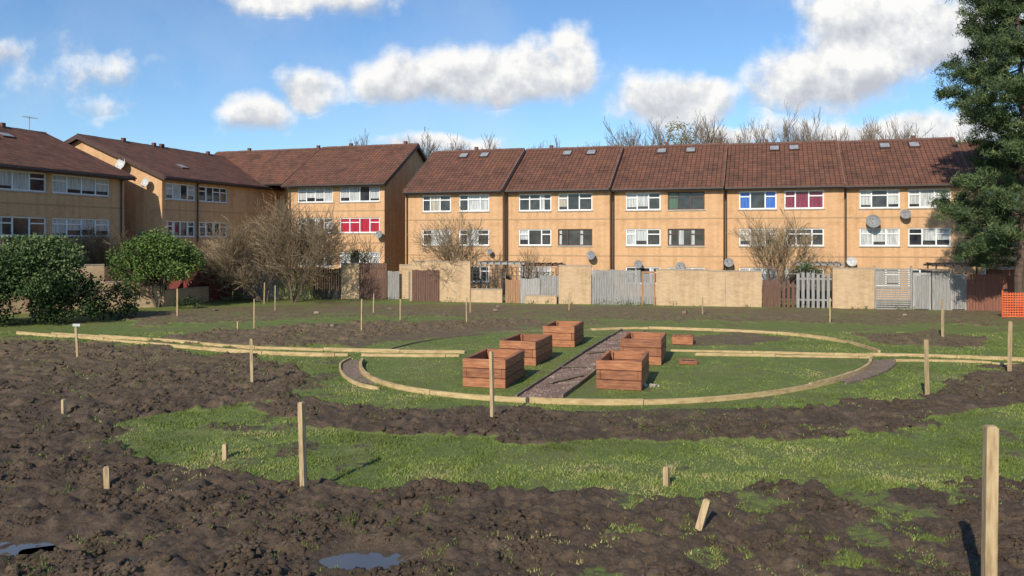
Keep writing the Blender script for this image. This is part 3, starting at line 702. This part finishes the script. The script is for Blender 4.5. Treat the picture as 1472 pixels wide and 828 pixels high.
def leaf_mesh(name,clumps,n_per,size,mat,parent=None,seed=1,asp=.55):
    r=np.random.default_rng(seed); Vs=[];T=[]
    for (c,rad) in clumps:
        k=int(n_per*(rad[0]*rad[1]*rad[2])**(2/3))
        d=r.normal(size=(k,3)); d/=np.linalg.norm(d,axis=1)[:,None]
        rr=r.random(k)**.4*(.8+.35*r.random(k))
        p=np.array(c)+d*rr[:,None]*np.array(rad)
        a=r.normal(size=(k,3)); a/=np.linalg.norm(a,axis=1)[:,None]
        b=np.cross(a,r.normal(size=(k,3))); b/=np.linalg.norm(b,axis=1)[:,None]
        s=size*(.6+.8*r.random(k))[:,None]
        q=np.stack([p-a*s,p+b*s*asp,p+a*s,p-b*s*asp],1); Vs.append(q)
        T.append(np.repeat(np.clip(r.random()*.5+.5*r.random(k)*1.0,0,1),4))
    V=np.concatenate(Vs).reshape(-1,3)
    return fast_mesh(name,V,np.arange(len(V)).reshape(-1,4),[mat],parent,attr={'tint':np.concatenate(T)})
EVG=grass_mat('evergreen_leaf',[(0,(.025,.05,.016)),(.5,(.06,.10,.03)),(1,(.19,.23,.095))])
LAU=grass_mat('laurel_leaf',[(0,(.035,.07,.016)),(.5,(.08,.135,.028)),(1,(.21,.26,.08))])
IVY=grass_mat('ivy_leaf',[(0,(.012,.024,.008)),(.6,(.03,.052,.016)),(1,(.07,.10,.033))])
def bush(name,X,Y,z,rx,ry,rz,nc,n_per,size,mat,seed,trunk=True,cr=.5):
    e=empty(name,(X,Y,0)); r=np.random.default_rng(seed); cl=[]
    for i in range(nc):
        d=r.normal(size=3); d/=np.linalg.norm(d); d[2]=d[2] if d[2]>-.7 else -d[2]
        q=.55+.45*r.random(); R=cr*(.6+.8*r.random())
        cl.append(((d[0]*rx*q,d[1]*ry*q,z+d[2]*rz*q),(R,R,R*.8)))
    leaf_mesh('foliage',cl,n_per,size,mat,e,seed=seed)
    if trunk:
        rnd=random.Random(seed); mb=MB()
        if z>8:
            mb.tube((0,0,-.2),(0,0,z),.25,.10,6)
        else:
            for k in range(5):
                branch(mb,(rnd.gauss(0,.1),rnd.gauss(0,.1),-.1),(rnd.gauss(0,.35),rnd.gauss(0,.35),1),z*.8,.07,2,rnd,.1,.6,(2,3),.012)
        mb.obj('trunk',[BARK,BARK],e)
    return e
bush('evergreen_tree',-20.0,45.5,2.45,2.4,1.9,1.55,140,560,.07,LAU,21,cr=.6)
bush('evergreen_tree',-21.8,36.5,2.3,2.2,2,1.7,120,520,.07,EVG,22,cr=.6)
bush('ivy_bush',-20.6,37.0,.9,1.9,1.3,1.2,70,460,.07,IVY,23,trunk=False,cr=.5)
bush('ivy_bush',-23.5,35.5,1.5,1.9,1.5,2.0,80,420,.07,IVY,24,trunk=False,cr=.6)
bush('ivy_bush',-18.8,38.6,.7,.9,.8,1.0,30,460,.06,IVY,25,trunk=False,cr=.4)
bush('ivy_bush',-17.9,44.6,.15,.8,.5,.45,14,460,.06,IVY,26,trunk=False,cr=.3)
bush('garden_shrub',-10.2,53.5,2.6,.8,.6,.6,18,460,.06,LAU,27,cr=.3)
bush('garden_shrub',12.6,47.4,1.4,.9,.5,.9,16,300,.05,EVG,28,trunk=False,cr=.3)
bush('garden_shrub',17.2,46.9,1.9,.9,.6,.5,16,380,.05,EVG,29,trunk=False,cr=.3)
bush('garden_shrub',2.2,50.3,1.2,1.0,.6,.7,14,300,.05,IVY,30,trunk=False,cr=.3)
bush('garden_shrub',-2.6,50.4,1.1,1.0,.6,.8,14,300,.05,EVG,33,trunk=False,cr=.3)
bush('distant_evergreen_tree',19.6,93,15.6,1.9,2,2.1,34,34,.13,grass_mat('olive_leaf',[(0,(.15,.13,.065)),(1,(.28,.25,.13))]),31,cr=.75)
cl=[]; r=np.random.default_rng(66)
for (P0,Dr,ln) in ((L0,LD,29),(LA,D2,11.5),(LC,D3,6)):
    nn=int(ln*2.2)
    for i in range(nn):
        if r.random()<.35: continue
        s_=r.random()*ln; p=P0+Dr*s_-np.array([-Dr[1],Dr[0]])*(.25+.3*r.random()); R=.12+.22*r.random()**2
        cl.append(((p[0],p[1],R*.4),(R*1.4,R,R*.9)))
leaf_mesh('wall_foot_weeds',cl,420,.045,grass_mat('weed_leaf',[(0,(.06,.08,.025)),(.5,(.11,.14,.04)),(1,(.24,.22,.11))]),None,seed=67)
mb=MB(); rnd=random.Random(12)
for (px_,py_) in ((310,447),(455,452),(712,448),(716,443),(560,446),(902,452),(1140,455),(1300,455),(205,470),(640,455),(480,470),(985,452)):
    p=W(px_,py_); M=Matrix.Translation((p[0],p[1],.05))@Matrix.Rotation(rnd.random()*3,4,'Z')@Matrix.Rotation(rnd.uniform(-.3,.3),4,'X')
    s_=rnd.uniform(.08,.22); mb.box(-s_,s_,-s_*.5,s_*.5,0,rnd.uniform(.02,.14),0,M)
mb.obj('scattered_rubble',[STONE])

# pine
def pine(X,Y):
    e=empty('pine_tree',(X,Y,0)); rnd=random.Random(5); mb=MB()
    hz=[0,2.2,2.9,4.3,5.6,6.8,7.8,9,11,13,14.5,16,18.5,20.5]; hr=[0,4.0,5.0,4.4,3.2,3.0,2.7,3.7,4.6,3.9,2.6,2.0,1.4,.3]
    pts=[(0,0,-.2)]+[(rnd.gauss(0,.12),rnd.gauss(0,.12),z_) for z_ in range(2,21,2)]
    for i in range(len(pts)-1): mb.tube(pts[i],pts[i+1],.24*(1-i/11.5),.24*(1-(i+1)/11.5),8)
    tips=[]
    z_=2.5; az=0
    while z_<20:
        az+=2.4+rnd.uniform(-.6,.6); R=float(np.interp(z_,hz,hr))*rnd.uniform(.5,1.08)
        d=Vector((math.cos(az),math.sin(az),0)); base=Vector((0,0,z_)); q=base; k=6; r0=.06*max(.3,R/4)
        rise=rnd.uniform(.05,.42) if z_>6 else rnd.uniform(-.1,.22)
        for j in range(k):
            t_=(j+1)/k; q2=base+d*(R*t_)+Vector((rnd.gauss(0,.12),rnd.gauss(0,.12),rise*R*t_*t_-.08*R*t_*(1-t_)+rnd.gauss(0,.07)))
            mb.tube(q,q2,r0*(1-j/k)+.012,r0*(1-(j+1)/k)+.012,5)
            if t_>.25:
                for s_ in range(4):
                    sd=(d*.45+Vector((rnd.gauss(0,.6),rnd.gauss(0,.6),rnd.uniform(-.15,.8)))).normalized(); l=rnd.uniform(.3,1.05)*(1.2-t_*.4)
                    q3=q2+sd*l; mb.tube(q2,q3,.016,.008,3)
                    tips.append(q3); tips.append(q2+sd*l*.6)
                    for _ in range(2): tips.append(q3+Vector((rnd.gauss(0,.22),rnd.gauss(0,.22),rnd.gauss(0,.13))))
            q=q2
        tips.append(q); z_+=rnd.uniform(.12,.34)
    mb.obj('trunk_and_limbs',[noise_mat('pine_bark',[(.06,.04,.03),(.13,.085,.06)],5,.9,bump=.6)],e)
    r=np.random.default_rng(4); Vs=[];T=[]
    for tp in tips:
        k=36; c=np.array(tp); d=r.normal(size=(k,3)); d[:,2]+=.5; d/=np.linalg.norm(d,axis=1)[:,None]
        l=.12+.18*r.random(k); st=c+r.normal(size=(k,3))*np.array([.12,.12,.08]); s=np.cross(d,r.normal(size=(k,3))); s/=np.linalg.norm(s,axis=1)[:,None]; s*=.021
        Vs.append(np.stack([st-s,st+s,st+d*l[:,None]],1)); T.append(np.repeat(np.clip(r.random()*.7+.3*r.random(k),0,1),3))
    V=np.concatenate(Vs).reshape(-1,3)
    fast_mesh('needles',V,np.arange(len(V)).reshape(-1,3),[grass_mat('pine_needle',[(0,(.025,.045,.02)),(.5,(.06,.095,.038)),(1,(.17,.205,.075))])],e,attr={'tint':np.concatenate(T)})
pine(25.6,40.5)

# ---------------------------------------------------------------- light, sky, camera
az=np.array([.42,.907]); az/=np.linalg.norm(az); el=math.radians(33)
sd=Vector((az[0]*math.cos(el),az[1]*math.cos(el),-math.sin(el)))
sl=bpy.data.lights.new('sun','SUN'); sl.energy=5.0; sl.angle=math.radians(.5); sl.color=(1,.92,.79)
so=link(bpy.data.objects.new('sun',sl)); so.rotation_euler=sd.to_track_quat('-Z','Y').to_euler()
w=bpy.data.worlds.new('World'); scene.world=w; w.use_nodes=True; nt=w.node_tree; bg=nt.nodes['Background']
sk=N(nt,'ShaderNodeTexSky',sky_type='NISHITA'); sk.sun_disc=False; sk.sun_elevation=el; sk.sun_rotation=math.atan2(-az[0],-az[1])%(2*math.pi)
sk.air_density=1.0; sk.dust_density=.3; sk.ozone_density=2.5
tc=N(nt,'ShaderNodeTexCoord'); sp=N(nt,'ShaderNodeSeparateXYZ'); nt.links.new(tc.outputs['Generated'],sp.inputs[0])
yy=mathn(nt,'MAXIMUM',sp.outputs[1],.02)
u=mathn(nt,'DIVIDE',sp.outputs[0],yy); v=mathn(nt,'DIVIDE',sp.outputs[2],yy)
cb=N(nt,'ShaderNodeCombineXYZ'); nt.links.new(u,cb.inputs[0]); nt.links.new(v,cb.inputs[1])
def ns(vec,scale,det,rg=.6):
    n=N(nt,'ShaderNodeTexNoise'); n.noise_dimensions='2D'; n.inputs['Scale'].default_value=scale; n.inputs['Detail'].default_value=det; n.inputs['Roughness'].default_value=rg; nt.links.new(vec,n.inputs[0]); return n
BL=[(630,112,135,46,1),(745,105,125,50,1),(815,85,48,52,1),(555,118,60,26,.9),(445,128,56,38,1),(368,165,58,28,.7),(975,152,105,48,1.05),(1010,140,60,34,1),(1190,105,125,62,1.1),(1250,60,110,70,1.1),(1350,40,110,66,1.1),(1210,10,80,40,.95),
    (1270,190,170,28,.95),(1060,202,90,16,.7),(430,0,130,24,.6),(15,78,45,26,.5),(110,108,80,26,.24),(640,210,100,14,.7),(1440,182,90,26,.8),(150,150,60,14,.2),(20,225,90,14,.4)]
n0=ns(cb.outputs[0],9,2,.5)
vm=N(nt,'ShaderNodeVectorMath',operation='SUBTRACT'); nt.links.new(n0.outputs['Color'],vm.inputs[0]); vm.inputs[1].default_value=(.5,.5,.5)
vs=N(nt,'ShaderNodeVectorMath',operation='MULTIPLY_ADD'); nt.links.new(vm.outputs[0],vs.inputs[0]); vs.inputs[1].default_value=(.06,.04,0); nt.links.new(cb.outputs[0],vs.inputs[2])
cur=None
for (px,py,rx,ry,st) in BL:
    cx=(px-736)/F; cy=(345-py)/F
    a=N(nt,'ShaderNodeVectorMath',operation='SUBTRACT'); nt.links.new(vs.outputs[0],a.inputs[0]); a.inputs[1].default_value=(cx,cy,0)
    b_=N(nt,'ShaderNodeVectorMath',operation='MULTIPLY'); nt.links.new(a.outputs[0],b_.inputs[0]); b_.inputs[1].default_value=(F/rx,F/ry,0)
    l=N(nt,'ShaderNodeVectorMath',operation='LENGTH'); nt.links.new(b_.outputs[0],l.inputs[0])
    d=mathn(nt,'MULTIPLY_ADD',l.outputs['Value'],-st,st*1.12)
    s3=N(nt,'ShaderNodeSeparateXYZ'); nt.links.new(b_.outputs[0],s3.inputs[0])
    hy=mathn(nt,'MULTIPLY',s3.outputs[1],mathn(nt,'MAXIMUM',d,0))
    if cur is None: cur=d; hs=hy; wsum=mathn(nt,'MAXIMUM',d,.001)
    else:
        cur=mathn(nt,'SMOOTH_MAX',cur,d,.15); hs=mathn(nt,'ADD',hs,hy); wsum=mathn(nt,'ADD',wsum,mathn(nt,'MAXIMUM',d,0))
hrel=mathn(nt,'DIVIDE',hs,wsum)
nd=ns(cb.outputs[0],15,6,.58)
of=N(nt,'ShaderNodeVectorMath',operation='ADD'); nt.links.new(cb.outputs[0],of.inputs[0]); of.inputs[1].default_value=(-.010,.018,0)
nd2=ns(of.outputs[0],15,6,.58)
d1=mathn(nt,'ADD',cur,mathn(nt,'MULTIPLY',mathn(nt,'SUBTRACT',nd.outputs[0],.5),1.25))
mr=N(nt,'ShaderNodeMapRange',interpolation_type='SMOOTHSTEP'); mr.inputs[1].default_value=-.10; mr.inputs[2].default_value=.52; nt.links.new(d1,mr.inputs[0])
lit=mathn(nt,'ADD',mathn(nt,'MULTIPLY',mathn(nt,'SUBTRACT',nd.outputs[0],nd2.outputs[0]),1.8),mathn(nt,'MULTIPLY_ADD',hrel,.42,.56),None,True)
cc=ramp(nt,lit,[(.05,(4.5,4.7,5.2)),(.4,(5.9,6.1,6.4)),(.8,(8.2,8.15,8.0))])
front=mathn(nt,'GREATER_THAN',sp.outputs[1],.03)
alpha=mathn(nt,'MULTIPLY',mr.outputs[0],front)
wisp=ns(cb.outputs[0],2.4,6,.6); wr=N(nt,'ShaderNodeMapRange'); wr.inputs[1].default_value=.5; wr.inputs[2].default_value=.85; wr.inputs[4].default_value=.30; nt.links.new(wisp.outputs[0],wr.inputs[0])
skb=mix(nt,1.0,sk.outputs[0],(.84,1.04,1.22),'MULTIPLY')
skc=mix(nt,mathn(nt,'MULTIPLY',wr.outputs[0],front),skb,(6.2,6.5,7.0))
nt.links.new(mix(nt,alpha,skc,cc),bg.inputs[0]); bg.inputs[1].default_value=.12
cam=bpy.data.cameras.new('camera'); co=link(bpy.data.objects.new('camera',cam)); co.location=(0,0,H); co.rotation_euler=(math.radians(90),0,0)
cam.sensor_width=36; cam.lens=F/1472*36; cam.shift_y=-69/1472; cam.clip_start=.1; cam.clip_end=6000
scene.camera=co
scene.view_settings.view_transform='Standard'; scene.view_settings.look='None'; scene.view_settings.exposure=0
